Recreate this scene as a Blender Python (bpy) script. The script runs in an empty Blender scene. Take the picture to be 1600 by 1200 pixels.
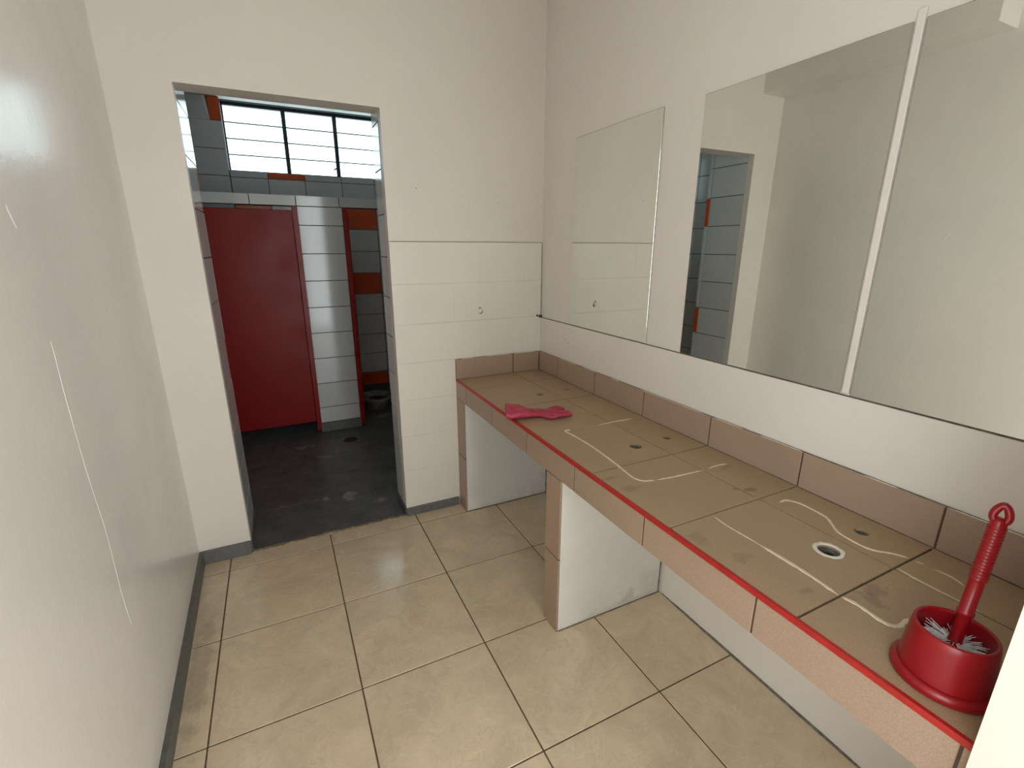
import bpy, bmesh, math, random
from mathutils import Vector, Matrix
random.seed(4)
scene = bpy.context.scene
col = scene.collection

# ------------------------------------------------------------------ camera, world, lights, exposure
cam_d = bpy.data.cameras.new('camera'); cam = bpy.data.objects.new('camera', cam_d); col.objects.link(cam)
cam.location = (-0.1062, -2.3571, 1.5026)
cam.rotation_euler = (math.radians(74.001), math.radians(-0.0845), math.radians(-26.0897))
cam_d.sensor_width = 36; cam_d.lens = 16.677; cam_d.clip_start = 0.02
scene.camera = cam

w = bpy.data.worlds.new('overcast_sky'); scene.world = w; w.use_nodes = True
w.node_tree.nodes['Background'].inputs[0].default_value = (0.80, 0.95, 1.0, 1)
w.node_tree.nodes['Background'].inputs[1].default_value = 5.2

def area(name, loc, rot, sx, sy, power, color, portal=False):
    d = bpy.data.lights.new(name, 'AREA'); d.shape = 'RECTANGLE'; d.size = sx; d.size_y = sy
    d.energy = power; d.color = color
    if portal: d.cycles.is_portal = True
    o = bpy.data.objects.new(name, d); col.objects.link(o); o.location = loc; o.rotation_euler = rot
    return o
# daylight through the entrance door behind the camera, and the portal of the toilet window
area('entrance_daylight', (1.16, -3.78, 1.28), (math.radians(90), 0, 0), 1.48, 2.30, 40, (1.0, 0.93, 0.89))
area('side_window_daylight', (-0.90, -3.02, 1.55), (0, math.radians(-90), 0), 1.60, 1.10, 18, (1.0, 0.95, 0.93))
area('window_portal', (0.68, 3.02, 2.42), (math.radians(-90), 0, 0), 2.10, 0.60, 1, (1, 1, 1), portal=True)

scene.view_settings.view_transform = 'Standard'; scene.view_settings.look = 'None'
scene.view_settings.gamma = 1; scene.view_settings.use_curve_mapping = False
scene.view_settings.exposure = -0.20

# ------------------------------------------------------------------ measures (metres)
XL, XR, YB = -0.5955, 1.2985, 0.1138
DL, DR, DT = -0.3741, 0.4232, 2.1239
ZC, XF = 0.7884, 0.7482
CEIL = 2.85
Y1, Y2 = 1.72, 2.75
YN = -2.188
JZ = [0.0, 0.215, 0.422, 0.629, 0.836, 1.043, 1.250, 1.457, 1.664, 1.870, 2.077, 2.284, 2.491, 2.700]
TCEIL = 2.704

# ------------------------------------------------------------------ materials
def s2l(c): return tuple(((x/255)/12.92 if x/255 <= .04045 else ((x/255+.055)/1.055)**2.4) for x in c)
class NT:
    def __init__(s, name):
        s.m = bpy.data.materials.new(name); s.m.use_nodes = True; s.t = s.m.node_tree
        s.b = s.t.nodes['Principled BSDF']
    def n(s, typ, **kw):
        x = s.t.nodes.new(typ)
        for k, v in kw.items():
            if isinstance(k, str) and hasattr(x, k): setattr(x, k, v)
        return x
    def l(s, a, b): s.t.links.new(a, b)
    def pos(s):
        if not hasattr(s, '_p'): s._p = s.n('ShaderNodeNewGeometry').outputs['Position']
        return s._p
    def noise(s, scale, detail=4, rough=.55, dist=0, vec=None, stretch=None):
        x = s.n('ShaderNodeTexNoise'); x.inputs['Scale'].default_value = scale
        x.inputs['Detail'].default_value = detail; x.inputs['Roughness'].default_value = rough
        x.inputs['Distortion'].default_value = dist
        v = vec or s.pos()
        if stretch:
            mp = s.n('ShaderNodeMapping'); mp.inputs['Scale'].default_value = stretch; s.l(v, mp.inputs['Vector']); v = mp.outputs[0]
        s.l(v, x.inputs['Vector']); return x.outputs['Fac']
    def ramp(s, fac, a, b, lo=0., hi=1.):
        x = s.n('ShaderNodeMapRange'); x.inputs[1].default_value = a; x.inputs[2].default_value = b
        x.inputs[3].default_value = lo; x.inputs[4].default_value = hi; s.l(fac, x.inputs[0]); return x.outputs[0]
    def mix(s, fac, a, b):
        x = s.n('ShaderNodeMix'); x.data_type = 'RGBA'
        if isinstance(fac, float): x.inputs[0].default_value = fac
        else: s.l(fac, x.inputs[0])
        for v, i in ((a, 6), (b, 7)):
            if isinstance(v, tuple): x.inputs[i].default_value = (*v[:3], 1)
            else: s.l(v, x.inputs[i])
        return x.outputs[2]
    def math(s, op, a, b=None, clamp=False):
        x = s.n('ShaderNodeMath'); x.operation = op; x.use_clamp = clamp
        for v, i in ((a, 0), (b, 1)):
            if v is None: continue
            if isinstance(v, (int, float)): x.inputs[i].default_value = v
            else: s.l(v, x.inputs[i])
        return x.outputs[0]
    def bump(s, h, strength, dist=.002):
        x = s.n('ShaderNodeBump'); x.inputs['Strength'].default_value = strength; x.inputs['Distance'].default_value = dist
        s.l(h, x.inputs['Height']); s.l(x.outputs[0], s.b.inputs['Normal'])
    def blob(s, c, r, nz):
        """mask of one irregular stain round c with radii r (world position)"""
        a = s.n('ShaderNodeVectorMath'); a.operation = 'SUBTRACT'; s.l(s.pos(), a.inputs[0]); a.inputs[1].default_value = c
        b = s.n('ShaderNodeVectorMath'); b.operation = 'DIVIDE'; s.l(a.outputs[0], b.inputs[0]); b.inputs[1].default_value = r
        d = s.n('ShaderNodeVectorMath'); d.operation = 'LENGTH'; s.l(b.outputs[0], d.inputs[0])
        v = s.math('ADD', d.outputs['Value'], s.math('MULTIPLY', s.math('SUBTRACT', nz, .5), 2.6))
        return s.ramp(v, .95, .45)
    def rnd(s): return s.n('ShaderNodeObjectInfo').outputs['Random']
    def col(s, c):
        if isinstance(c, tuple): s.b.inputs['Base Color'].default_value = (*c[:3], 1)
        else: s.l(c, s.b.inputs['Base Color'])
        return s
    def rough(s, r):
        if isinstance(r, (int, float)): s.b.inputs['Roughness'].default_value = r
        else: s.l(r, s.b.inputs['Roughness'])
        return s

def plain(name, c, rough=.5, var=.12, scale=25, bump=0, metallic=0, bscale=60):
    k = NT(name); base = s2l(c); f = k.ramp(k.noise(scale), .3, .7)
    k.col(k.mix(f, tuple(x*(1-var) for x in base), tuple(min(1, x*(1+var)) for x in base))).rough(rough)
    k.b.inputs['Metallic'].default_value = metallic
    if bump: k.bump(k.noise(bscale, 3), bump)
    return k.m

def paint(name, c, rough, bump=.12, dirt=.06):
    k = NT(name); base = s2l(c)
    f = k.ramp(k.noise(2.2, 5), .35, .75); f2 = k.ramp(k.noise(9, 6, .65), .58, .8)
    a = k.mix(f, base, tuple(x*(1-dirt*.7) for x in base))
    k.col(k.mix(k.math('MULTIPLY', f2, .22), a, tuple(x*y for x, y in zip(base, (.84, .80, .74)))))
    k.rough(k.ramp(k.noise(5, 3), .3, .7, rough*.85, rough*1.2))
    k.bump(k.math('ADD', k.math('MULTIPLY', k.noise(7, 3), 2.5), k.noise(90, 2)), bump, .0022)
    return k.m

M = {}
M['wall'] = paint('white_wall_paint', (231, 223, 214), .42, .10)
M['wall_gloss'] = paint('glossy_white_wall_enamel', (234, 226, 219), .20, .16, .10)
_k = M['wall_gloss'].node_tree
_n = _k.nodes.new('ShaderNodeTexNoise'); _n.inputs['Scale'].default_value = 34; _n.inputs['Detail'].default_value = 4
_mp = _k.nodes.new('ShaderNodeMapping'); _mp.inputs['Scale'].default_value = (1, 1, .55); _mp.inputs['Rotation'].default_value = (.5, 0, 0)
_g = _k.nodes.new('ShaderNodeNewGeometry'); _k.links.new(_g.outputs['Position'], _mp.inputs[0]); _k.links.new(_mp.outputs[0], _n.inputs['Vector'])
_b1 = [x for x in _k.nodes if x.type == 'BUMP'][0]
_b2 = _k.nodes.new('ShaderNodeBump'); _b2.inputs['Strength'].default_value = .10; _b2.inputs['Distance'].default_value = .004
_k.links.new(_n.outputs['Fac'], _b2.inputs['Height']); _k.links.new(_b1.outputs[0], _b2.inputs['Normal']); _k.links.new(_b2.outputs[0], _k.nodes['Principled BSDF'].inputs['Normal'])
M['wall_tile_paint'] = paint('painted_over_wall_tile', (232, 226, 216), .36, .08)
M['ceiling'] = paint('ceiling_paint', (228, 224, 216), .6)
M['jamb_paint'] = paint('jamb_paint', (224, 214, 204), .3, .14, .12)
M['base_grey'] = plain('grey_skirting_paint', (104, 104, 103), .5, .18, 30, .25)
M['base_dark'] = plain('dark_skirting_paint', (92, 92, 87), .45, .22, 30, .25)

def floor_tile():
    k = NT('beige_marbled_floor_tile')
    base = s2l((214, 195, 166))
    off = k.n('ShaderNodeVectorMath'); off.operation = 'ADD'; k.l(k.pos(), off.inputs[0])
    cm = k.n('ShaderNodeCombineXYZ'); r = k.rnd(); k.l(k.math('MULTIPLY', r, 17.), cm.inputs[0]); k.l(k.math('MULTIPLY', r, 29.), cm.inputs[1])
    k.l(cm.outputs[0], off.inputs[1]); v = off.outputs[0]
    n1 = k.noise(4.5, 6, .6, 1.2, v)
    vein = k.math('ABSOLUTE', k.math('SUBTRACT', k.noise(6.5, 5, .55, 1.6, v), .5))
    vd = k.ramp(vein, .018, .0); cloud = k.ramp(n1, .35, .68)
    vl = k.ramp(k.math('ABSOLUTE', k.math('SUBTRACT', k.noise(5.0, 4, .6, 2.2, v), .48)), .02, .0)
    a = k.mix(cloud, tuple(x*.86 for x in base), tuple(x*1.06 for x in base))
    a = k.mix(k.math('MULTIPLY', vd, .28), a, tuple(x*.62 for x in base))
    a = k.mix(k.math('MULTIPLY', vl, .30), a, s2l((226, 215, 194)))
    # foot dirt on the tile strip by the left wall and a few grime specks
    d = k.blob((-.525, -.58, 0), (.05, .38, .1), k.noise(14, 4))
    a = k.mix(k.math('MULTIPLY', d, .30), a, s2l((110, 98, 80)))
    sp = k.ramp(k.noise(48, 2), .76, .80)
    a = k.mix(k.math('MULTIPLY', sp, .45), a, s2l((104, 90, 70)))
    k.col(a); k.rough(k.ramp(k.noise(30, 3), .3, .7, .10, .19))
    k.bump(k.noise(38, 3), .06, .001); return k.m
M['floor_tile'] = floor_tile()
M['floor_grout'] = plain('dark_brown_floor_grout', (92, 78, 60), .9, .3, 60)
M['mortar'] = plain('broken_mortar', (150, 132, 110), .95, .4, 45, .6)

def dark_tile():
    k = NT('black_slate_floor_tile')
    a = k.mix(k.ramp(k.noise(7, 6, .65), .3, .72), s2l((70, 71, 71)), s2l((108, 109, 108)))
    st = k.ramp(k.noise(16, 5, .7, 0, None, (1, 3.5, 1)), .62, .78)
    a = k.mix(k.math('MULTIPLY', st, .3), a, s2l((112, 110, 106)))
    nz = k.noise(22, 4)
    for c, r in (((.15, .50, 0), (.05, .075, .2)), ((-.05, 1.44, 0), (.10, .045, .2)), ((.07, 1.19, 0), (.07, .022, .2)), ((.32, .36, 0), (.05, .03, .2)), ((.02, .52, 0), (.025, .03, .2)), ((.66, 1.93, 0), (.10, .07, .2))):
        a = k.mix(k.math('MULTIPLY', k.blob(c, r, nz), .75), a, s2l((150, 147, 142)))
    k.col(a); k.rough(k.ramp(nz, .3, .7, .30, .5)); k.bump(k.noise(24, 5, .65), .35, .003); return k.m
M['dark_tile'] = dark_tile()
M['dark_grout'] = plain('dark_floor_grout', (112, 108, 102), .9, .25, 60)

def white_tile(name, c, rough=.10):
    k = NT(name); b = s2l(c); r = k.ramp(k.rnd(), 0, 1, .93, 1.04)
    mp = k.n('ShaderNodeVectorMath'); mp.operation = 'SCALE'; mp.inputs[0].default_value = b; k.l(r, mp.inputs['Scale'])
    d = k.ramp(k.noise(6, 4), .5, .8)
    k.col(k.mix(k.math('MULTIPLY', d, .12), mp.outputs[0], tuple(x*.7 for x in b))).rough(rough)
    k.bump(k.noise(9, 2), .05, .002); return k.m
M['white_tile'] = white_tile('glazed_grey_white_wall_tile', (212, 213, 214))
M['orange_tile'] = white_tile('glazed_orange_wall_tile', (214, 84, 32), .14)
M['wall_grout'] = plain('dark_wall_grout', (66, 64, 64), .9, .15)

def counter_tile(name, c):
    k = NT(name); b = s2l(c)
    g = k.ramp(k.noise(420, 2, .6), .36, .66)
    a = k.mix(g, tuple(x*.85 for x in b), tuple(min(1, x*1.11) for x in b))
    a = k.mix(k.math('MULTIPLY', k.ramp(k.noise(330, 1), .64, .76), .35), a, tuple(x*.6 for x in b))
    a = k.mix(k.math('MULTIPLY', k.ramp(k.noise(5, 5), .45, .75), .22), a, tuple(x*.74 for x in b))
    nz = k.noise(34, 4, .65)
    for c_, r_, cc, s_ in (((1.131, -1.499, ZC), (.045, .016, .05), (112, 72, 38), .85), ((1.095, -1.478, ZC), (.02, .012, .05), (100, 76, 50), .6),
        ((.985, -1.925, ZC), (.055, .032, .05), (118, 88, 72), .62), ((.945, -1.935, ZC), (.03, .045, .05), (104, 90, 76), .6), ((.905, -1.92, ZC), (.03, .02, .05), (150, 100, 84), .5),
        ((.80, -1.33, ZC), (.05, .03, .05), (112, 98, 84), .5), ((.82, -1.72, ZC), (.05, .025, .05), (120, 96, 76), .45), ((.80, -1.25, ZC), (.06, .015, .05), (104, 90, 78), .5),
        ((.85, -1.86, ZC), (.03, .015, .05), (110, 92, 78), .5), ((1.20, -1.36, ZC), (.04, .02, .05), (120, 98, 80), .5), ((.79, -1.62, ZC), (.03, .05, .05), (126, 104, 84), .4)):
        a = k.mix(k.math('MULTIPLY', k.blob(c_, tuple(v*.8 for v in r_), nz), s_*.7), a, s2l(cc))
    k.col(a).rough(.40); k.bump(k.noise(210, 2), .10, .0008); return k.m
M['counter_tile'] = counter_tile('speckled_beige_counter_tile', (174, 148, 118))
M['fascia_tile'] = counter_tile('speckled_pink_beige_edge_tile', (168, 144, 124))
M['counter_grout'] = plain('brown_counter_grout', (84, 64, 48), .9, .25, 70)
M['concrete'] = plain('raw_concrete', (120, 112, 102), .9, .2, 40, .3)
M['red_trim'] = plain('red_plastic_edge_trim', (170, 34, 28), .38, .14, 40)
M['sealant'] = plain('dried_cream_sealant', (226, 212, 184), .55, .08, 60, .3)
M['sealant_white'] = plain('dried_white_sealant', (232, 228, 218), .55, .06, 60, .3)
M['pipe'] = plain('grimy_pipe_plastic', (96, 90, 80), .6, .35, 80)
M['pipe_dark'] = plain('hole_shade_and_dirt', (40, 34, 28), .8, .4, 90, .5)  # near-black colour, puts the shade into the pipe holes
def leg_m():
    k = NT('white_support_paint'); b = s2l((226, 224, 219)); nz = k.noise(16, 5, .65)
    a = k.mix(k.ramp(k.noise(4, 5), .4, .75), b, tuple(x*.92 for x in b))
    for c, r_, s_ in (((1.27, -1.02, .02), (.20, .2, .16), .42), ((1.05, -1.02, .0), (.45, .2, .035), .45), ((1.28, -.005, .02), (.22, .05, .16), .42), ((1.0, -.005, .0), (.5, .05, .03), .4), ((1.13, -1.02, .05), (.05, .1, .03), .5)):
        a = k.mix(k.math('MULTIPLY', k.blob(c, r_, nz), s_*.38), a, s2l((112, 106, 96)))
    sp = k.ramp(k.noise(70, 2), .77, .80); a = k.mix(k.math('MULTIPLY', sp, .5), a, s2l((120, 112, 100)))
    k.col(a).rough(.45); k.bump(k.noise(30, 4), .2, .002); return k.m
M['leg_paint'] = leg_m()
M['red_door'] = paint('red_door_enamel', (146, 12, 14), .36, .05, .2)
M['red_frame'] = paint('red_frame_enamel', (150, 18, 16), .30, .06, .2)
M['steel'] = plain('grimy_dark_steel', (48, 56, 60), .5, .25, 30, .2)
M['edge'] = plain('dirty_mirror_edge', (78, 74, 66), .7, .35, 60)
M['dark_gap'] = plain('dirty_joint', (112, 102, 90), .9, .4, 70)
M['ceramic'] = plain('stained_white_ceramic', (138, 132, 120), .25, .3, 22)
M['red_plastic'] = plain('glossy_red_plastic', (140, 10, 20), .33, .08, 30)
M['bristle'] = plain('white_nylon_bristle', (214, 214, 214), .5, .05)
M['hole'] = plain('dark_hole', (46, 42, 36), .9, .2)
M['plaster'] = plain('matt_white', (228, 226, 220), .85, .05)
def glove_m():
    k = NT('pink_rubber'); b = s2l((172, 54, 80))
    k.col(k.mix(k.ramp(k.noise(22, 4), .35, .7), tuple(x*.86 for x in b), tuple(min(1, x*1.12) for x in b))).rough(.42)
    k.bump(k.noise(55, 4, .6), .35, .003); return k.m
M['glove'] = glove_m()
def mirror_m():
    k = NT('silvered_mirror_glass'); k.b.inputs['Metallic'].default_value = 1
    h = k.ramp(k.noise(3, 5), .4, .8)
    k.col(k.mix(h, (.80, .825, .775), (.76, .785, .735))).rough(.012); return k.m
M['mirror'] = mirror_m()
def pane_m():
    k = NT('louvre_glass'); t = k.t
    tr = k.n('ShaderNodeBsdfTransparent'); tr.inputs[0].default_value = (.92, .96, .96, 1)
    gl = k.n('ShaderNodeBsdfGlossy'); gl.inputs['Roughness'].default_value = .06
    mx = k.n('ShaderNodeMixShader'); mx.inputs[0].default_value = .07
    k.l(tr.outputs[0], mx.inputs[1]); k.l(gl.outputs[0], mx.inputs[2])
    k.l(mx.outputs[0], t.nodes['Material Output'].inputs['Surface']); return k.m
M['pane'] = pane_m()

for q in ('red_door', 'red_frame'): M[q].node_tree.nodes['Principled BSDF'].inputs['Specular IOR Level'].default_value = .28
# ------------------------------------------------------------------ helpers
def wl(o):
    v = Vector((0, 0, 0))
    while o is not None: v = v + o.location; o = o.parent
    return v
def put(name, me, loc, parent=None):
    o = bpy.data.objects.new(name, me); col.objects.link(o); o.location = Vector(loc)
    if parent is not None:
        o.location = Vector(loc) - wl(parent); o.parent = parent
    return o
def tag(o, label, cat=None, group=None, kind=None):
    o['label'] = label
    if cat: o['category'] = cat
    if group: o['group'] = group
    if kind: o['kind'] = kind
    return o
def empty(name, loc): return put(name, None, loc)
_cache = {}
def box_mesh(name, d, mat, bevel=0.0):
    key = (tuple(round(x, 4) for x in d), mat, bevel)
    if key in _cache: return _cache[key]
    bm = bmesh.new(); bmesh.ops.create_cube(bm, size=1)
    for v in bm.verts: v.co = Vector((v.co.x*d[0], v.co.y*d[1], v.co.z*d[2]))
    if bevel: bmesh.ops.bevel(bm, geom=bm.edges[:], offset=bevel, segments=1, affect='EDGES')
    me = bpy.data.meshes.new(name); bm.to_mesh(me); bm.free(); me.materials.append(M[mat]); _cache[key] = me
    return me
def box(name, x0, x1, y0, y1, z0, z1, mat, parent=None, bevel=0.0):
    return put(name, box_mesh(name, (x1-x0, y1-y0, z1-z0), mat, bevel), ((x0+x1)/2, (y0+y1)/2, (z0+z1)/2), parent)
def boxes(name, lst, mat, parent=None, org=(0, 0, 0)):
    bm = bmesh.new(); o = Vector(org)
    for x0, x1, y0, y1, z0, z1 in lst:
        r = bmesh.ops.create_cube(bm, size=1)
        for v in r['verts']: v.co = Vector(((x0+x1)/2+v.co.x*(x1-x0), (y0+y1)/2+v.co.y*(y1-y0), (z0+z1)/2+v.co.z*(z1-z0)))-o
    me = bpy.data.meshes.new(name); bm.to_mesh(me); bm.free(); me.materials.append(M[mat])
    return put(name, me, org, parent)
def prism(name, poly, z0, z1, mat, parent=None):
    n = len(poly); cx = sum(p[0] for p in poly)/n; cy = sum(p[1] for p in poly)/n
    V = [(x-cx, y-cy, 0) for x, y in poly]+[(x-cx, y-cy, z1-z0) for x, y in poly]
    F = [tuple(range(n))[::-1], tuple(range(n, 2*n))]+[(i, (i+1) % n, n+(i+1) % n, n+i) for i in range(n)]
    me = bpy.data.meshes.new(name); me.from_pydata(V, [], F); me.materials.append(M[mat])
    bm = bmesh.new(); bm.from_mesh(me); bmesh.ops.recalc_face_normals(bm, faces=bm.faces[:]); bm.to_mesh(me); bm.free()
    return put(name, me, (cx, cy, z0), parent)
def smooth(o):
    for p in o.data.polygons: p.use_smooth = True
    return o
def mesh_obj(name, V, F, mat, loc=(0, 0, 0), parent=None, sm=False):
    me = bpy.data.meshes.new(name); me.from_pydata([tuple(Vector(v)-Vector(loc)) for v in V], [], F); me.materials.append(M[mat])
    bm = bmesh.new(); bm.from_mesh(me); bmesh.ops.recalc_face_normals(bm, faces=bm.faces[:]); bm.to_mesh(me); bm.free()
    o = put(name, me, loc, parent)
    return smooth(o) if sm else o
def catmull(pts, n=6):
    P = [Vector(p) for p in pts]; P = [P[0]*2-P[1]]+P+[P[-1]*2-P[-2]]; out = []
    for i in range(1, len(P)-2):
        for k in range(n):
            t = k/n; a, b, c, d = P[i-1], P[i], P[i+1], P[i+2]
            out.append(.5*((2*b)+(c-a)*t+(2*a-5*b+4*c-d)*t*t+(3*b-a-3*c+d)*t**3))
    out.append(P[-2]); return out
def bead(name, pts, width, height, mat, parent, up=Vector((0, 0, 1)), taper=True):
    """a thin domed strip laid on a surface along a path"""
    P = catmull(pts); V = []; F = []; L = len(P); rr = random.Random(len(P)*7+int(width*1e5))
    for i, q in enumerate(P):
        t = (P[min(i+1, L-1)]-P[max(i-1, 0)]).normalized(); s = t.cross(up).normalized()
        e = min(1, min(i, L-1-i)/3+.25) if taper else 1
        ww = width*.5*e*(.7+.65*rr.random()); hh = height*e
        V += [q-s*ww-up*.0015, q-s*ww*.6+up*hh, q+s*ww*.6+up*hh, q+s*ww-up*.0015]
    for i in range(L-1):
        a = 4*i; b = a+4
        F += [(a, b, b+1, a+1), (a+1, b+1, b+2, a+2), (a+2, b+2, b+3, a+3), (a+3, b+3, b, a)]
    F += [(0, 1, 2, 3), (4*L-4, 4*L-1, 4*L-2, 4*L-3)]
    return mesh_obj(name, V, F, mat, P[0], parent)
def lathe(name, prof, mat, loc, parent=None, seg=48, closed=False):
    V = []; F = []; n = len(prof)
    for r, z in prof:
        for k in range(seg):
            a = 2*math.pi*k/seg; V.append((loc[0]+r*math.cos(a), loc[1]+r*math.sin(a), loc[2]+z))
    for i in range(n-1):
        for k in range(seg):
            F.append((i*seg+k, i*seg+(k+1) % seg, (i+1)*seg+(k+1) % seg, (i+1)*seg+k))
    F.append(tuple(range(seg))[::-1]); F.append(tuple(range((n-1)*seg, n*seg)))
    return mesh_obj(name, V, F, mat, loc, parent, True)
def holed(x0, x1, y0, y1, z0, z1, cx, cy, r, o=(0, 0, 0)):
    """verts/faces of a slab with a round hole"""
    ang = [2*math.pi*k/28 for k in range(28)]+[math.atan2(y-cy, x-cx) % (2*math.pi) for x in (x0, x1) for y in (y0, y1)]
    ang = sorted(ang); V = []; n = len(ang)
    for a in ang:
        c, s = math.cos(a), math.sin(a)
        t = min(((x1-cx)/c if c > 1e-9 else (x0-cx)/c if c < -1e-9 else 9e9), ((y1-cy)/s if s > 1e-9 else (y0-cy)/s if s < -1e-9 else 9e9))
        for z in (z1, z0): V += [(cx+r*c, cy+r*s, z), (cx+t*c, cy+t*s, z)]
    F = []
    for i in range(n):
        a = 4*i; b = 4*((i+1) % n)
        F += [(a, a+1, b+1, b), (a+2, b+2, b+3, a+3), (a, b, b+2, a+2), (a+1, a+3, b+3, b+1)]
    return V, F

def tiles(parent, axis, face, us, zs, mat, th=.008, gap=.0048, name='tile', bevel=.0012, pick=None, zgap=None):
    """wall tiles. axis 'x': tiles lie in the xz plane with their face at y=face (facing -y if th>0);
       axis 'y': in the yz plane with face at x=face (facing +x if th>0, -x if th<0)"""
    zg = gap if zgap is None else zgap
    for j in range(len(zs)-1):
        for i in range(len(us)-1):
            m = pick(i, j) if pick else mat
            if m is None: continue
            u0, u1 = sorted((us[i], us[i+1])); u0 += gap/2; u1 -= gap/2; z0 = zs[j]+zg/2; z1 = zs[j+1]-zg/2
            if axis == 'x': box(name, u0, u1, min(face, face+th), max(face, face+th), z0, z1, m, parent, bevel)
            else: box(name, min(face, face-th), max(face, face-th), u0, u1, z0, z1, m, parent, bevel)

# ------------------------------------------------------------------ washroom shell
fl = boxes('floor', [(-.75, 2.3, -3.76, .125, -.12, -.0022)], 'floor_grout'); tag(fl, 'beige marbled tile floor of the washroom with dark joints', 'floor', kind='structure')
cols_ = [-.60, -.47, 0, .47, .94, 1.41, 1.88, 2.2]
rows_ = [.116, 0, -.47, -.94, -1.41, -1.88, -2.35, -2.82, -3.29, -3.70]
for j in range(len(rows_)-1):
    for i in range(len(cols_)-1):
        x0, x1 = cols_[i], min(cols_[i+1], XR) if rows_[j] > -2.3 else cols_[i+1]
        if x1-x0 < .05: continue
        box('tile', x0+.0025, x1-.0025, rows_[j+1]+.0025, rows_[j]-.0025, -.010, 0, 'floor_tile', fl, .0014)

def xw(y): return -.5968+.0215*(YB-y)           # the left wall is slightly out of square
wlft = prism('wall_left', [(xw(.2), .2), (xw(-2.42), -2.42), (-.80, -2.42), (-.80, .2)], -.02, CEIL, 'wall_gloss')
tag(wlft, 'glossy white painted wall on the left of the washroom', 'wall', kind='structure')
run = [(xw(y)+.0004, y, z) for y, z in ((-.961, 1.30), (-.959, 1.26), (-.962, 1.17), (-.955, .97), (-.937, .80), (-.941, .61), (-.93, .50))]
bead('paint_run', run, .004, .00015, 'wall_gloss', wlft, Vector((1, 0, 0)))
scab = [(xw(y)+.0004, y, z) for y, z in ((-1.00, 1.585), (-.985, 1.56), (-.975, 1.54))]
bead('paint_scab', scab, .012, .0007, 'wall_gloss', wlft, Vector((1, 0, 0)))

wb = boxes('wall_back', [(-.80, DL-.009, .160, .455, -.02, 2.71), (-.80, DL, YB, .160, -.02, CEIL),
    (DR, 1.9, YB, .315, -.02, CEIL), (DL, DR, YB, .238, DT, CEIL)], 'wall')
tag(wb, 'white painted end wall with the open doorway to the toilets', 'wall', kind='structure')
# painted-over tile dado right of the doorway, slightly proud of the plaster
PZ = [.05, .282, .490, .698, .906, 1.114, 1.322, 1.5318]
for j in range(len(PZ)-1):
    us = [DR+.001, .75, 1.05, XR-.002] if j % 2 else [DR+.001, .60, .90, 1.18, XR-.002]
    tiles(wb, 'x', YB-.005, us, PZ[j:j+2], 'wall_tile_paint', th=.006, gap=.0002, bevel=.0002, zgap=.0009, name='painted_tile')
box('dado_joint', DR+.002, XR-.004, YB-.0056, YB, 1.5312, 1.5338, 'dark_gap', wb)
box('dado_joint', XR-.0075, XR-.0045, YB-.0062, YB, 1.112, 1.532, 'dark_gap', wb)
for x, z, r in ((.575, 1.786, .004), (1.02, 1.735, .003), (.585, 1.80, .0015)):
    lathe('nail_hole', [(r, -.001), (r*.8, .001)], 'hole', (x, YB-.0005, z), wb, 10)
def scar(x, z, sc, parent):
    V = []; n = 14
    for k in range(n):
        a = 2*math.pi*k/n; r = sc*(.8+.4*random.random())*(1.25 if math.sin(a) > .3 else 1)
        V.append((x+.75*r*math.cos(a), YB-.0055, z+r*math.sin(a)))
    V += [(x+.55*(v[0]-x), YB-.011, z+.55*(v[2]-z)) for v in V]
    F = [(i, (i+1) % n, n+(i+1) % n, n+i) for i in range(n)]+[tuple(range(n, 2*n)), tuple(range(n))]
    o = mesh_obj('filler_lump', V, F, 'plaster', (x, YB, z), parent); return o
scar(.905, 1.165, .016, wb)
bead('filler_crack', [(.893, YB-.0062, 1.172), (.903, YB-.0062, 1.184), (.911, YB-.0062, 1.174), (.916, YB-.0062, 1.16), (.910, YB-.0062, 1.150), (.896, YB-.0062, 1.151)], .0045, .002, 'dark_gap', wb, Vector((0, -1, 0)))
box('fixing_stub', 1.262, 1.268, YB-.018, YB-.004, 1.112, 1.124, 'edge', wb, .002)
box('fixing_stub', 1.276, 1.294, YB-.020, YB-.004, 1.108, 1.121, 'edge', wb, .003)

wr = boxes('wall_right', [(XR, 1.5, -2.42, .32, -.02, CEIL)], 'wall')
tag(wr, 'white painted wall carrying the three mirrors', 'wall', kind='structure')
led = box('wall_ledge', XR-.006, XR, YN, YB-.0062, .80, 1.1040, 'wall', wr)
box('ledge_joint', XR-.0065, XR+.002, YN, YB-.0065, 1.1040, 1.1068, 'dark_gap', wr)
for y, z in ((-.17, 1.02), (-.20, 1.005)): lathe('nail_hole', [(.003, -.001), (.002, .001)], 'hole', (XR-.0062, y, z), wr, 10)
bead('dirt_line', [(XR-.0012, -1.035, .0), (XR-.0012, -1.4, .002), (XR-.0012, -2.17, .0)], .012, .004, 'dark_gap', wr, Vector((-1, 0, .4)).normalized())

wn = boxes('wall_front', [(.722, 2.4, -2.42, YN, -.02, CEIL), (-.80, .722, -2.42, YN-.06, 2.45, CEIL)], 'wall')
tag(wn, 'white wall end at the right edge, where the counter stops', 'wall', kind='structure')
be = box('trim_1', -.80, -.384, -1.07, YB+.02, 2.492, CEIL+.01, 'wall_gloss'); tag(be, 'boxed beam under the ceiling along the left wall, seen in the mirrors', 'beam', kind='structure')
ce = boxes('ceiling', [(-.85, 2.45, -3.95, .25, CEIL, CEIL+.1), (-.85, 2.45, .25, 3.15, TCEIL, CEIL+.1)], 'ceiling'); tag(ce, 'flat painted ceiling above the washroom and toilets', 'ceiling', kind='structure')
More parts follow.
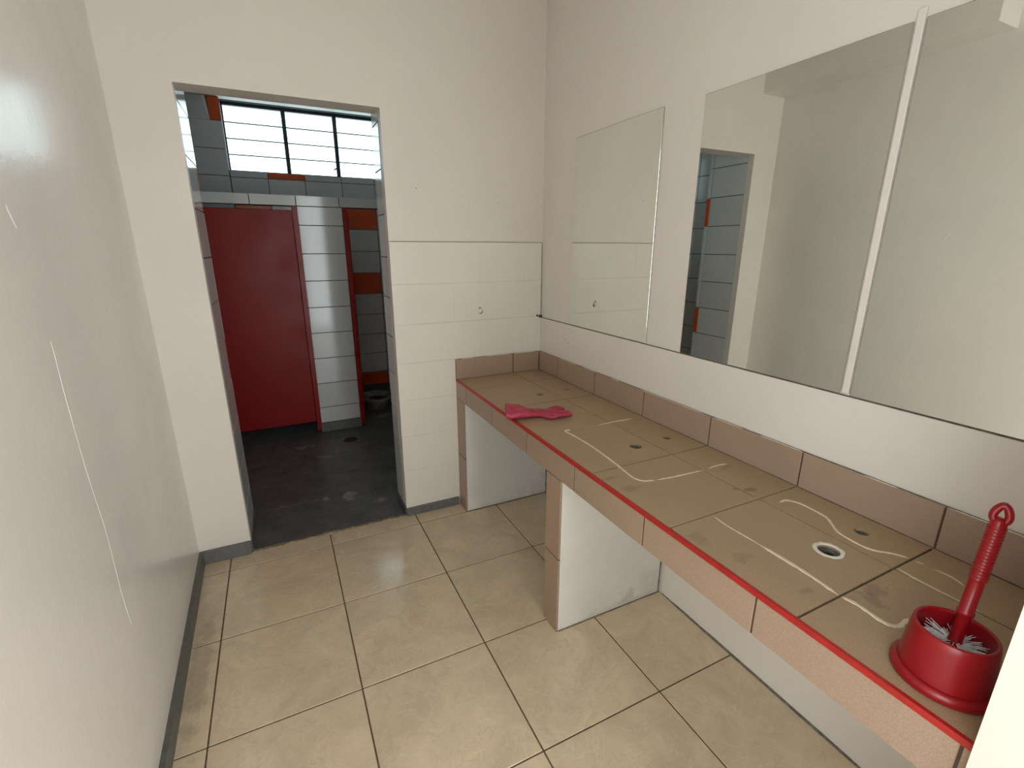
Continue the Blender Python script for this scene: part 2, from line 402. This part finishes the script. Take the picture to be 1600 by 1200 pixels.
# lobby behind the camera with the entrance door opening
lr = boxes('wall_lobby', [(2.2, 2.4, -3.9, -2.42, -.02, CEIL), (-.80, .40, -3.9, -3.7, -.02, CEIL), (1.92, 2.4, -3.9, -3.7, -.02, CEIL), (.40, 1.92, -3.9, -3.7, 2.45, CEIL),
    (-.80, -.60, -3.7, -3.58, -.02, CEIL), (-.80, -.60, -3.58, -2.46, -.02, .74), (-.80, -.60, -3.58, -2.46, 2.36, CEIL), (-.80, -.60, -2.46, -2.42, -.02, CEIL)], 'wall')
tag(lr, 'white lobby wall with the open entrance door and side window behind the viewer', 'wall', kind='structure')

# skirting
bl = prism('baseboard_left', [(xw(YB)-.002, YB+.002), (xw(YB)+.016, YB+.002), (xw(-2.42)+.016, -2.42), (xw(-2.42)-.002, -2.42)], 0, .070, 'base_dark')
tag(bl, 'dark grey painted skirting along the left wall', 'skirting', kind='structure')
bb = box('baseboard_back', xw(YB)+.004, DL, YB-.014, YB+.001, 0, .072, 'base_grey', None, .003); tag(bb, 'grey skirting on the wall end left of the doorway', 'skirting', kind='structure')
b2 = box('baseboard_back', DR, .742, YB-.016, YB+.001, 0, .050, 'base_grey', None, .003); tag(b2, 'grey skirting between the doorway and the counter', 'skirting', kind='structure')
bj = boxes('baseboard_doorway', [(DL-.004, DL+.006, YB, .50, 0, .055), (DR-.006, DR+.004, YB, .32, 0, .055)], 'base_dark'); tag(bj, 'dark skirting on both cheeks of the doorway', 'skirting', kind='structure')

# ------------------------------------------------------------------ toilets behind the doorway
fd = boxes('floor_toilets', [(-.75, 1.9, .125, 2.95, -.12, -.003)], 'dark_grout'); tag(fd, 'dark slate tile floor of the toilet room beyond the doorway', 'floor', kind='structure')
dx = [-.62, -.35, -.01, .307, .64, .97, 1.3, 1.63, 1.9]; dy = [.127, .53, .857, 1.20, 1.53, 1.86, 2.19, 2.52, 2.76]
for i in range(len(dx)-1):
    for j in range(len(dy)-1):
        box('tile', dx[i]+.0025, dx[i+1]-.0025, dy[j]+.0025, dy[j+1]-.0025, -.011, 0, 'dark_tile', fd, .0014)
# crumbled mortar along the threshold
V = []; F = []; n = 46
for i in range(n+1):
    x = DL+.004+(DR-DL-.008)*i/n; a = .112-.010*random.random(); b = .130+.010*random.random(); h = .002+.006*random.random()**2
    V += [(x, a, -.004), (x, a+.006, h), (x, b-.006, h*.8+.001), (x, b, -.004)]
for i in range(n): F += [(4*i+k, 4*i+4+k, 4*i+5+k, 4*i+1+k) for k in range(3)]
thr = mesh_obj('threshold_mortar', V, F, 'mortar', (DL, .12, 0), fd)
lathe('floor_drain', [(.052, -.002), (.052, .0025), (.040, .003), (.034, .0012), (.01, .001)], 'pipe_dark', (.294, 1.443, 0), fd, 24)

# tiled doorway cheeks
box('cheek_grout', DL-.0095, DL-.0035, .161, .4545, .02, 2.70, 'wall_grout', wb)
box('cheek_grout', DR-.0005, DR+.0045, .166, .316, .02, 2.70, 'wall_grout', wb)
tiles(wb, 'y', DL, [.161, .455], JZ, 'white_tile', th=.008)
tiles(wb, 'y', DL, [.455, .492], JZ, 'white_tile', th=.034, pick=lambda i, j: 'orange_tile' if j in (4, 8) else 'white_tile')
tiles(wb, 'y', DR-.002, [.165, .322], JZ, 'white_tile', th=-.008)

wtl = boxes('wall_toilet_left', [(-.80, -.610, .455, 2.95, -.02, CEIL)], 'wall_grout'); tag(wtl, 'white tiled side wall of the toilet room, seen in the middle mirror', 'wall', kind='structure')
tiles(wtl, 'y', -.602, [.50, .806, 1.112, 1.418, 1.722], JZ, 'white_tile', th=.008)
wtr = boxes('wall_toilet_right', [(1.75, 1.9, .315, 2.95, -.02, CEIL)], 'white_tile'); tag(wtr, 'far side wall of the toilet room, out of view', 'wall', kind='structure')

# rear wall with the window opening
WX0, WX1, WZ0, WZ1 = -.345, 1.70, 2.150, 2.700
wrr = boxes('wall_rear', [(-.80, 1.9, Y2+.008, 2.95, -.02, WZ0), (-.80, 1.9, Y2+.008, 2.95, WZ1, CEIL), (-.80, WX0-.006, Y2+.008, 2.95, WZ0, WZ1), (WX1, 1.9, Y2+.008, 2.95, WZ0, WZ1)], 'wall_grout')
tag(wrr, 'rear toilet wall of white tiles with scattered orange tiles under the window', 'wall', kind='structure')
RZ = [.076, .215, .422, .629, .836, 1.046, 1.257, 1.468, 1.674, 1.870, 2.097, 2.149]
RX = [-.345, -.05, .258, .58, .885, 1.19, 1.5, 1.75]
def rp(i, j):
    if j == 10 and i == 1: return 'orange_tile'
    if i == 3 and j in (0, 5, 8): return 'orange_tile'
    if i in (0,) and j == 8: return 'orange_tile'
    return 'white_tile'
tiles(wrr, 'x', Y2, RX, RZ, 'white_tile', th=.008, pick=rp)
box('skirting', -.345, 1.75, Y2-.004, Y2+.009, 0, .076, 'base_dark', wrr)
box('sill_tile', WX0, WX1, Y2+.004, 2.84, WZ0-.008, WZ0-.002, 'white_tile', wrr)
# pilaster left of the window
pil = boxes('wall_pilaster', [(-.62, WX0-.006, Y2-.05, Y2+.02, -.02, CEIL)], 'wall_grout'); tag(pil, 'tiled wall strip left of the toilet window with an orange tile on top', 'wall', kind='structure')
tiles(pil, 'x', Y2-.058, [-.61, -.345], [0, .215, .422, .629, .836, 1.046, 1.257, 1.468, 1.674, 1.870, 2.097, 2.309, 2.524], 'white_tile', th=.008)
box('tile', -.430, -.3465, Y2-.058, Y2-.05, 2.5255, 2.702, 'orange_tile', pil, .0012)
V = [(-.609, Y2-.066, 2.520), (-.437, Y2-.066, 2.520), (-.475, Y2-.066, 2.702), (-.609, Y2-.066, 2.702)]
V += [(x, Y2-.05, z) for x, y, z in V]
mesh_obj('slanted_tile', V, [(0, 1, 2, 3), (4, 7, 6, 5), (0, 4, 5, 1), (1, 5, 6, 2), (2, 6, 7, 3), (3, 7, 4, 0)], 'white_tile', (-.53, Y2-.055, 2.52), pil)  # thicker tile with a slanted right edge
V = [(-.437, Y2-.056, 2.523), (-.430, Y2-.056, 2.527), (-.442, Y2-.056, 2.702), (-.474, Y2-.056, 2.702)]
V += [(x, Y2-.05, z) for x, y, z in V]
mesh_obj('white_sliver', V, [(0, 1, 2, 3), (4, 7, 6, 5), (0, 4, 5, 1), (1, 5, 6, 2), (2, 6, 7, 3), (3, 7, 4, 0)], 'plaster', (-.44, Y2-.05, 2.52), pil)  # thin white sliver between the slanted tile and the orange one

# window with louvre panes
win = empty('window_1', (.33, 2.84, WZ0)); tag(win, 'high steel louvre window of the toilet room, glowing white with daylight', 'window', kind='structure')
FY0, FY1 = 2.815, 2.850
fr = boxes('window_frame', [(WX0, WX1, FY0, FY1, WZ1-.024, WZ1), (WX0, WX1, FY0, FY1, WZ0-.004, WZ0+.012), (WX0, WX0+.012, FY0, FY1, WZ0, WZ1), (WX1-.012, WX1, FY0, FY1, WZ0, WZ1)], 'steel', win, (.33, 2.83, WZ0))
bx_ = [WX0+.012, .137, .572, 1.00, 1.36, WX1-.012]
for x in bx_[1:-1]: box('mullion', x-.017, x+.017, FY0-.004, FY1, WZ0, WZ1, 'steel', win, .003)
for b in range(5):
    x0, x1 = bx_[b]+.013*(b > 0), bx_[b+1]-.013*(b < 4); h = (WZ1-.024-WZ0-.012)/4
    for k in range(4):
        z = WZ0+.012+h*(k+.5)
        me = box_mesh('pane', (x1-x0, .005, h-.004), 'pane'); o = put('pane', me, ((x0+x1)/2, 2.834, z), win); o.rotation_euler[0] = math.radians(-4)
        if k: box('glazing_bar', x0, x1, 2.828, 2.838, z-h/2-.0045, z-h/2+.0045, 'edge', win)
lev = bead('louvre_lever', [(.565, FY0-.01, 2.235), (.545, FY0-.03, 2.225), (.520, FY0-.05, 2.205)], .012, .008, 'steel', win, Vector((0, -1, .2)).normalized())

# cubicle front: tiled pier and lintel band, partitions
cf = boxes('wall_cubicles', [(.113, .418, Y1+.008, Y1+.10, -.02, 1.80), (-.61, 1.76, Y1+.008, Y1+.075, 1.802, 1.872),
    (.16, .40, Y1+.10, Y2, -.02, 1.86), (.900, 1.0, Y1+.01, Y2, -.02, 1.86), (1.0, 1.76, Y1+.008, Y1+.075, -.02, 1.8)], 'wall_grout')
tag(cf, 'white tiled pier and lintel between the two toilet cubicles', 'wall', kind='structure')
PJ = [.081, .215, .422, .634, .842, 1.046, 1.252, 1.457, 1.665, 1.800]
tiles(cf, 'x', Y1, [.106, .427], PJ, 'white_tile', th=.008)
tiles(cf, 'y', .106, [Y1+.001, Y1+.102], PJ, 'white_tile', th=-.008)
tiles(cf, 'x', Y1-.002, [-.60, -.509, -.203, .103, .409, .715, 1.02, 1.32, 1.62], [1.800, 1.876], 'white_tile', th=.009)
tiles(cf, 'y', .892, [Y1+.05, 2.02, 2.33, 2.64, Y2-.002], JZ[:10], 'white_tile', th=-.008)
box('skirting', .100, .432, Y1-.010, Y1+.102, 0, .081, 'base_grey', cf, .004)

def door_panel(name, x0, x1, y0, y1, z0, z1, mat, label):
    d = box(name, x0, x1, y0, y1, z0, z1, mat, None, .003); tag(d, label, 'door', kind='structure'); return d
d1 = door_panel('door_1', -.62, .070, Y1+.020, Y1+.058, .095, 1.772, 'red_door', 'closed dark red cubicle door behind the doorway')
fr1 = boxes('door_frame', [(.072, .105, Y1-.004, Y1+.075, 0.02, 1.800)], 'red_frame', d1, (.088, Y1, .02))
d2 = door_panel('door_2', .446, .478, Y1+.070, Y1+.66, .095, 1.772, 'red_door', 'open red door of the second cubicle seen edge-on')
fr2 = boxes('door_frame', [(.4275, .460, Y1-.006, Y1+.075, 0.02, 1.800)], 'red_frame', d2, (.443, Y1, .02))

# toilet pan in the open cubicle
tp = empty('toilet_pan', (.655, 2.215, 0)); tag(tp, 'low stained white toilet pan without a seat in the dark open cubicle', 'toilet')
def oval(prof, name, mat, parent, c, seg=36):
    V = []; F = []; n = len(prof)
    for rx, ry, z in prof:
        for k in range(seg):
            a = 2*math.pi*k/seg; V.append((c[0]+rx*math.cos(a)*(1+.06*math.sin(a)), c[1]+ry*math.sin(a), c[2]+z))
    for i in range(n-1):
        for k in range(seg): F.append((i*seg+k, i*seg+(k+1) % seg, (i+1)*seg+(k+1) % seg, (i+1)*seg+k))
    F += [tuple(range(seg))[::-1], tuple(range((n-1)*seg, n*seg))]
    return mesh_obj(name, V, F, mat, c, parent, True)
oval([(.105, .125, 0), (.112, .135, .012), (.118, .150, .05), (.145, .185, .095), (.150, .190, .108), (.146, .186, .116), (.132, .170, .118), (.100, .130, .114), (.092, .120, .09), (.06, .08, .035)], 'bowl', 'ceramic', tp, (.655, 2.215, 0))
oval([(.088, .112, 0), (.05, .07, .004), (.01, .01, .006)], 'dark_opening', 'pipe_dark', tp, (.655, 2.215, .078))  # dark disc filling the opening of the pan
box('back_spout', .605, .705, 2.38, 2.50, .01, .055, 'ceramic', tp, .02)

# ------------------------------------------------------------------ the tiled counter
ct = empty('washbasin_counter', (XF, -1.03, 0)); tag(ct, 'long beige tiled washstand with a red edge strip and empty basin holes', 'counter')
CY = [YB-.012, -.125, -.480, -.838, -1.197, -1.549, -1.902, YN+.001]
XJ = 1.105
holes = {(1, 0): (1.036, -.352, .020), (1, 1): (1.208, -.335, .015), (3, 0): (1.036, -1.082, .0235), (3, 1): (1.201, -1.071, .0165), (5, 0): (1.039, -1.794, .0245), (5, 1): (1.197, -1.783, .0175)}
SV = []; SF = []
def addslab(V, F):
    k = len(SV); SV.extend(V); SF.extend([tuple(i+k for i in f) for f in F])
for j in range(7):
    y1, y0 = CY[j], CY[j+1]
    if j == 0: y1 = YB-.004
    for i, (x0, x1) in enumerate(((XF+.009, XJ), (XJ, XR-.0065))):
        if (j, i) in holes:
            cx, cy, r = holes[(j, i)]; V, F = holed(x0, x1, y0, y1, .682, ZC-.0115, cx, cy, r+.003)
        else:
            V = [(x, y, z) for x in (x0, x1) for y in (y0, y1) for z in (.682, ZC-.0115)]
            F = [(0, 1, 3, 2), (4, 6, 7, 5), (0, 4, 5, 1), (2, 3, 7, 6), (0, 2, 6, 4), (1, 5, 7, 3)]
        addslab(V, F)
mesh_obj('slab', SV, SF, 'counter_grout', (1.0, -1.03, .68), ct)
box('slab_soffit', XF+.010, XR-.007, YN+.002, YB-.006, .679, .684, 'leg_paint', ct)
g = .0023
for j in range(7):
    for i, (x0, x1) in enumerate(((XF+.010, XJ-g), (XJ+g, XR-.018))):
        y1, y0 = CY[j]-g, CY[j+1]+g
        if (j, i) in holes:
            cx, cy, r = holes[(j, i)]; V, F = holed(x0, x1, y0, y1, ZC-.010, ZC, cx, cy, r)
            mesh_obj('top_tile', V, F, 'counter_tile', ((x0+x1)/2, (y0+y1)/2, ZC-.01), ct)
            # pipe stub in the hole
            ps = lathe('pipe_stub', [(r+.0005, -.060), (r+.0005, -.007), (r-.0022, -.006), (r-.0028, -.020), (r-.0035, -.055)], 'pipe', (cx, cy, ZC), ct, 24)
            V = []; n = 12
            for ring, (rr, zz) in enumerate(((1, -.016), (.6, -.010), (.25, -.018))):
                for k in range(n):
                    a = 2*math.pi*k/n; V.append((cx+(r-.003)*rr*math.cos(a), cy+(r-.003)*rr*math.sin(a), ZC+zz-.010*random.random()))
            F = [(q*n+k, q*n+(k+1) % n, (q+1)*n+(k+1) % n, (q+1)*n+k) for q in range(2) for k in range(n)]+[tuple(range(2*n, 3*n))]
            mesh_obj('pipe_bottom', V, F, 'pipe_dark', (cx, cy, ZC-.02), ps)  # rubble bottom, coloured dark to stand in for shade down the hole
        else:
            box('top_tile', x0, x1, y0, y1, ZC-.010, ZC, 'counter_tile', ct, .0012)
# fascia tiles
FY = [YB-.006, -.050, -.393, -.750, -1.106, -1.461, -1.818, -2.172, YN+.001]
for j in range(len(FY)-1):
    box('fascia_tile', XF, XF+.008, FY[j+1]+g, FY[j]-g, .680, ZC-.012, 'fascia_tile', ct, .001)
box('fascia_grout', XF+.0015, XF+.009, YN+.001, YB-.006, .681, ZC-.012, 'counter_grout', ct)
tr = box('edge_trim', XF-.004, XF+.0105, YN+.001, YB-.012, ZC-.012, ZC+.0014, 'red_trim', ct, .003); tr['label'] = 'bright red plastic edge strip'
# upstand tiles
UY = [YB-.006, -.113, -.472, -.834, -1.198, -1.549, -1.904, YN+.001]
for j in range(len(UY)-1):
    box('upstand_tile', XR-.0175, XR-.0065, UY[j+1]+g, UY[j]-g, ZC+.001, .9031, 'fascia_tile', ct, .0012)
for x0, x1 in ((XF-.002, XJ), (XJ, XR-.0185)):
    box('upstand_tile', x0+g, x1-g, YB-.0165, YB-.0055, ZC+.001, .9031, 'fascia_tile', ct, .0012)
box('upstand_grout', XR-.016, XR-.0062, YN+.001, YB-.0058, ZC-.004, .9005, 'counter_grout', ct)
box('upstand_grout', XF, XR-.0062, YB-.0145, YB-.0053, ZC-.004, .9005, 'counter_grout', ct)
for a_, b_ in ((.09, .03), (-.13, -.30), (-.36, -.47), (-.60, -.66), (-.80, -1.16), (-1.21, -1.33), (-1.40, -1.545), (-1.72, -1.80), (-1.91, -2.16)):
    bead('upstand_sealant', [(XR-.0140+.001*random.random(), a_+(b_-a_)*t, .9033) for t in (0, .25, .5, .75, 1)], .0045, .0012, 'sealant', ct)
for a_, b_ in ((.78, .86), (.93, 1.09), (1.115, 1.25)):
    bead('upstand_sealant', [(a_+(b_-a_)*t, YB-.0125, .9033) for t in (0, .33, .66, 1)], .0045, .0014, 'sealant_white', ct)
bead('corner_sealant', [(XR-.022, YB-.019, ZC+.002), (XR-.021, YB-.018, .84), (XR-.020, YB-.018, .905)], .010, .004, 'dark_gap', ct, Vector((-1, -1, 0)).normalized())
bead('upstand_dirt', [(XR-.0110, y, .9028) for y in (.10, -.25, -.6, -.95, -1.3, -1.7, -2.18)], .006, .0020, 'dark_gap', ct, taper=False)
bead('upstand_dirt', [(x, YB-.0095, .9028) for x in (.76, .9, 1.05, 1.15, 1.27)], .004, .0016, 'dark_gap', ct, taper=False)
bead('joint_dirt', [(XR-.0185, y, ZC) for y in (.08, -.5, -.62, -.9, -1.25, -1.6, -2.1)], .005, .0012, 'dark_gap', ct)
# supports
def leg(y0, y1, lab):
    l = box('support_leg', XF+.0095, XR-.0075, y0, y1, .0, .681, 'leg_paint', ct, .002); l['label'] = lab
    for z0, z1 in ((.001, .340), (.340, .679)):
        box('leg_tile', XF+.0005, XF+.0085, y0+.0005, y1-.0005, z0+g, z1-g, 'fascia_tile', l, .001)
    bead('leg_dirt', [(x, y0+.0005, .002) for x in (XF+.012, .9, 1.0, 1.15, XR-.012)], .007, .003, 'dark_gap', l, Vector((0, -.6, .8)), taper=False)
    bead('leg_dirt', [(XR-.011, y0+.0003, z) for z in (.002, .1, .3, .5, .678)], .006, .003, 'dark_gap', l, Vector((-.7, -.7, 0)), taper=False)
    box('leg_grout', XF+.002, XF+.0092, y0+.001, y1-.001, .001, .680, 'counter_grout', l)
leg(-.004, YB-.007, 'white painted support against the end wall')
leg(-1.021, -.918, 'white painted middle support with a tiled front')
# dried sealant outlines of the missing basins
def sl(pts, wd, mat='sealant', h=.0016): return bead('sealant_residue', [(x, y, ZC) for x, y in pts], wd, h, mat, ct)
sl([(1.215, -.842), (1.15, -.838), (1.05, -.838)], .007)
sl([(.905, -.836), (.884, -.832), (.878, -.85), (.884, -.90), (.886, -1.0), (.880, -1.10), (.872, -1.18), (.862, -1.25), (.860, -1.287), (.875, -1.312), (.91, -1.324)], .0085)
sl([(.92, -1.325), (.97, -1.332), (1.04, -1.336), (1.107, -1.340)], .005)
sl([(1.13, -1.338), (1.177, -1.335), (1.22, -1.340)], .006)
sl([(.908, -1.560), (.903, -1.600), (.903, -1.636), (.906, -1.709)], .003)
sl([(.906, -1.70), (.907, -1.785), (.905, -1.839), (.898, -1.900)], .0105)
sl([(.899, -1.905), (.904, -1.934), (.899, -1.985), (.912, -2.004), (.935, -2.004), (.955, -2.002)], .0105)
sl([(1.142, -1.590), (1.170, -1.590), (1.188, -1.615), (1.190, -1.648), (1.184, -1.698), (1.161, -1.729), (1.138, -1.760), (1.131, -1.810), (1.138, -1.842), (1.165, -1.870), (1.181, -1.897)], .0075)
sl([(1.178, -1.911), (1.187, -1.926)], .003)
sl([(1.186, -1.945), (1.187, -1.980), (1.176, -2.006)], .0035)
sl([(1.112, -1.905), (1.108, -1.95), (1.108, -2.06)], .003)
V = []; F = []; n = 30; cx, cy, r = holes[(5, 0)]
for k in range(n):
    a = 2*math.pi*k/n; c, s = math.cos(a), math.sin(a); o_ = r+.008+.004*random.random()
    for rr, z in ((r-.0005, -.001), (r+.001, .0014), (o_-.002, .0013), (o_, -.001)): V.append((cx+rr*c, cy+rr*s, ZC+z))
for k in range(n):
    a = 4*k; b = 4*((k+1) % n); F += [(a, b, b+1, a+1), (a+1, b+1, b+2, a+2), (a+2, b+2, b+3, a+3), (a+3, b+3, b, a)]
mesh_obj('sealant_ring', V, F, 'sealant_white', (cx, cy, ZC), ct)

# ------------------------------------------------------------------ mirrors
def mirror(y0, y1, z1, label):
    m = empty('wall_mirror', (XR, (y0+y1)/2, 1.1088)); tag(m, label, 'mirror', 'frameless wall mirrors')
    a, b = min(y0, y1), max(y0, y1)
    box('backing', XR-.0042, XR-.0005, a+.002, b+.0016, 1.1088, z1+.0014, 'edge', m)
    box('glass', XR-.0062, XR-.0040, a, b, 1.1092, z1, 'mirror', m, .0003)
mirror(-.2061, -.8048, 2.0157, 'frameless mirror nearest the corner, reflecting the white end wall')
mirror(-1.0048, -1.6121, 2.0064, 'middle frameless mirror, reflecting the tiled doorway')
mirror(-1.6394, -2.176, 2.0064, 'frameless mirror at the right edge, reflecting only bare wall')
bt = box('trim_2', XR-.009, XR+.0, -1.6350, -1.6165, 1.112, 2.03, 'wall', None, .002); tag(bt, 'narrow white painted batten between the two nearer mirrors', 'batten', kind='structure')

# ------------------------------------------------------------------ pink rubber glove on the counter edge
def loft(bm, secs, n=20, capn=True):
    rings = []
    for c, ax, w_, h_, lift in secs:
        ax = Vector(ax).normalized(); side = Vector((0, 0, 1)).cross(ax).normalized(); ring = []
        for k in range(n):
            a = 2*math.pi*k/n; ca, sa = math.cos(a), math.sin(a)
            ring.append(bm.verts.new(Vector(c)+side*w_*math.copysign(abs(ca)**.8, ca)+Vector((0, 0, 1))*(h_*sa+lift*ca)))
        rings.append(ring)
    for q in range(len(rings)-1):
        for k in range(n): bm.faces.new((rings[q][k], rings[q][(k+1) % n], rings[q+1][(k+1) % n], rings[q+1][k]))
    bm.faces.new(rings[0][::-1]); bm.faces.new(rings[-1])
gb = Vector((.738, -.590, ZC+.0016)); bm = bmesh.new()
axd = Vector((.262, -.105, 0)).normalized(); sd = Vector((0, 0, 1)).cross(axd)
def gp(t, s_, z): return gb+axd*t+sd*s_+Vector((0, 0, z))
loft(bm, [(gp(.030, 0, .022), axd, .046, .012, .003), (gp(-.004, 0, .027), axd, .051, .0205, .004), (gp(-.008, 0, .027), axd, .0585, .026, .004), (gp(.010, 0, .0265), axd, .058, .0255, .004), (gp(.05, 0, .024), axd, .053, .0225, .003),
    (gp(.09, .002, .019), axd, .044, .018, 0), (gp(.12, .003, .0155), axd, .034, .0150, -.002), (gp(.142, .002, .014), axd, .028, .0135, .001),
    (gp(.165, -.004, .015), axd, .033, .0145, .002), (gp(.19, -.006, .0165), axd, .036, .0155, 0), (gp(.208, -.006, .015), axd, .029, .0125, 0), (gp(.216, -.006, .012), axd, .012, .006, 0)])
def finger(pts, rs):
    P = catmull(pts, 4); L = len(P); secs = []
    for i, q in enumerate(P):
        t = i/(L-1)*(len(rs)-1); a = int(min(t, len(rs)-2)); r = rs[a]+(rs[a+1]-rs[a])*(t-a)
        secs.append((q, P[min(i+1, L-1)]-P[max(i-1, 0)], r, r*.82, 0))
    loft(bm, secs, 14)
finger([gp(.195, -.024, .017), gp(.222, -.030, .015), gp(.252, -.026, .0145), gp(.275, -.020, .0135), gp(.284, -.018, .0125)], [.014, .0125, .0125, .0115, .005])
finger([gp(.192, -.008, .020), gp(.222, -.012, .022), gp(.250, -.012, .0205), gp(.272, -.010, .0185), gp(.280, -.010, .017)], [.014, .0125, .0120, .0105, .004])
finger([gp(.195, .006, .018), gp(.215, .010, .026), gp(.238, .018, .027), gp(.250, .024, .024), gp(.255, .027, .021)], [.013, .012, .0115, .0100, .004])
finger([gp(.17, .018, .016), gp(.195, .034, .020), gp(.222, .042, .024), gp(.240, .044, .022), gp(.247, .044, .019)], [.013, .0115, .0110, .0095, .004])
finger([gp(.16, -.022, .014), gp(.176, -.040, .012), gp(.20, -.047, .012), gp(.214, -.046, .011)], [.012, .011, .010, .004])
bmesh.ops.recalc_face_normals(bm, faces=bm.faces[:])
# soft folds in the cuff
for v in bm.verts:
    t = (v.co-gb).dot(axd); s_ = (v.co-gb).dot(sd)
    if t < .15: v.co.z += .0055*math.sin(t*95+s_*60)*(1 if v.co.z > ZC+.02 else .2)
    v.co.z = max(v.co.z, ZC+.0018)
me = bpy.data.meshes.new('rubber_glove'); bm.to_mesh(me); bm.free(); me.materials.append(M['glove'])
for v in me.vertices: v.co -= gb
gl = smooth(put('rubber_glove', me, gb))
md = gl.modifiers.new('blend', 'REMESH'); md.mode = 'VOXEL'; md.voxel_size = .0019; md.use_smooth_shade = True
md = gl.modifiers.new('soft', 'SMOOTH'); md.factor = .5; md.iterations = 2
tag(gl, 'crumpled pink rubber glove lying across the front edge of the counter', 'glove')

# ------------------------------------------------------------------ red brush holder and toilet brush
HC = (.850, -2.100, ZC+.0006)
hd = empty('brush_holder', HC); tag(hd, 'round red plastic toilet brush holder on the near end of the counter', 'brush holder')
lathe('cup', [(.0640, .014), (.0636, .020), (.0610, .050), (.0580, .085), (.0562, .0985), (.0550, .1005), (.0520, .1010), (.0500, .0990), (.0495, .094), (.0520, .060), (.0550, .012), (.02, .008)], 'red_plastic', HC, hd, 56)
lathe('base_flange', [(.0700, 0), (.0728, .002), (.0732, .008), (.0722, .014), (.0690, .0175), (.0640, .0195), (.060, .018)], 'red_plastic', HC, hd, 56)

bp = Vector((.852, -2.100, ZC+.012)); tp_ = Vector((.9005, -2.0975, 1.113)); axb = (tp_-bp).normalized()
br = empty('toilet_brush', bp); tag(br, 'red-handled toilet brush with white bristles standing in the red holder', 'toilet brush')
side = axb.cross(Vector((0, 0, 1))).normalized(); oth = side.cross(axb).normalized()
rotm = Matrix((side, oth, axb)).transposed()
def local_lathe(name, prof, mat, parent, seg=28):
    V = []; F = []; n = len(prof)
    for r, z in prof:
        for k in range(seg):
            a = 2*math.pi*k/seg; V.append(rotm @ Vector((r*math.cos(a), r*math.sin(a), z)) + bp)
    for i in range(n-1):
        for k in range(seg): F.append((i*seg+k, i*seg+(k+1) % seg, (i+1)*seg+(k+1) % seg, (i+1)*seg+k))
    F += [tuple(range(seg))[::-1], tuple(range((n-1)*seg, n*seg))]
    return mesh_obj(name, V, F, mat, bp, parent, True)
prof = [(.010, .030), (.0115, .060), (.0095, .064), (.0092, .112), (.0120, .114), (.0122, .119), (.0104, .121), (.0106, .175)]
z = .178
while z < .272:
    prof += [(.0112, z), (.0122, z+.0014), (.0122, z+.0034), (.0112, z+.0048)]; z += .0058
prof += [(.0110, .276), (.0104, .283), (.0070, .290)]
hn = local_lathe('handle', prof, 'red_plastic', br)
# teardrop hanging loop
V = []; F = []; n = 32; m_ = 10
camdir = (Vector(cam.location)-tp_).normalized(); u_ = axb.cross(Vector((0.94, 0.26, 0)).normalized()).normalized()
for k in range(n):
    a = 2*math.pi*k/n; sx = .0088*math.sin(a)*(1-.30*math.cos(a)); sz = .296+.0145*math.cos(a)
    c = bp+axb*sz+u_*sx
    nrm = (u_*math.sin(a)+axb*math.cos(a)).normalized(); bn = axb.cross(u_).normalized()
    for q in range(m_):
        b = 2*math.pi*q/m_; V.append(c+nrm*.0058*math.cos(b)+bn*.0066*math.sin(b))
for k in range(n):
    for q in range(m_): F.append((k*m_+q, ((k+1) % n)*m_+q, ((k+1) % n)*m_+(q+1) % m_, k*m_+(q+1) % m_))
mesh_obj('hanging_loop', V, F, 'red_plastic', bp, hn, True)
# bristles
V = []; F = []; rr = random.Random(9)
for k in range(560):
    h = .018+.044*rr.random(); a = 2*math.pi*rr.random(); cl = round(a/(2*math.pi)*14)/14*2*math.pi+rr.gauss(0, .09)
    d = (side*math.cos(cl)+oth*math.sin(cl)); L = .030+.009*rr.random(); p0 = bp+axb*h+d*.006; p1 = p0+d*L+axb*(.012*rr.random()-.002)
    q = axb.cross(d).normalized()*.0007; w2 = axb*.0007; i = len(V)
    V += [p0+q, p0-q, p0+w2, p1+q, p1-q, p1+w2]; F += [(i, i+1, i+4, i+3), (i+1, i+2, i+5, i+4), (i+2, i, i+3, i+5), (i, i+2, i+1), (i+3, i+4, i+5)]
bs = mesh_obj('bristles', V, F, 'bristle', bp, br); bs['kind'] = 'stuff'; bs['label'] = 'white nylon bristles'
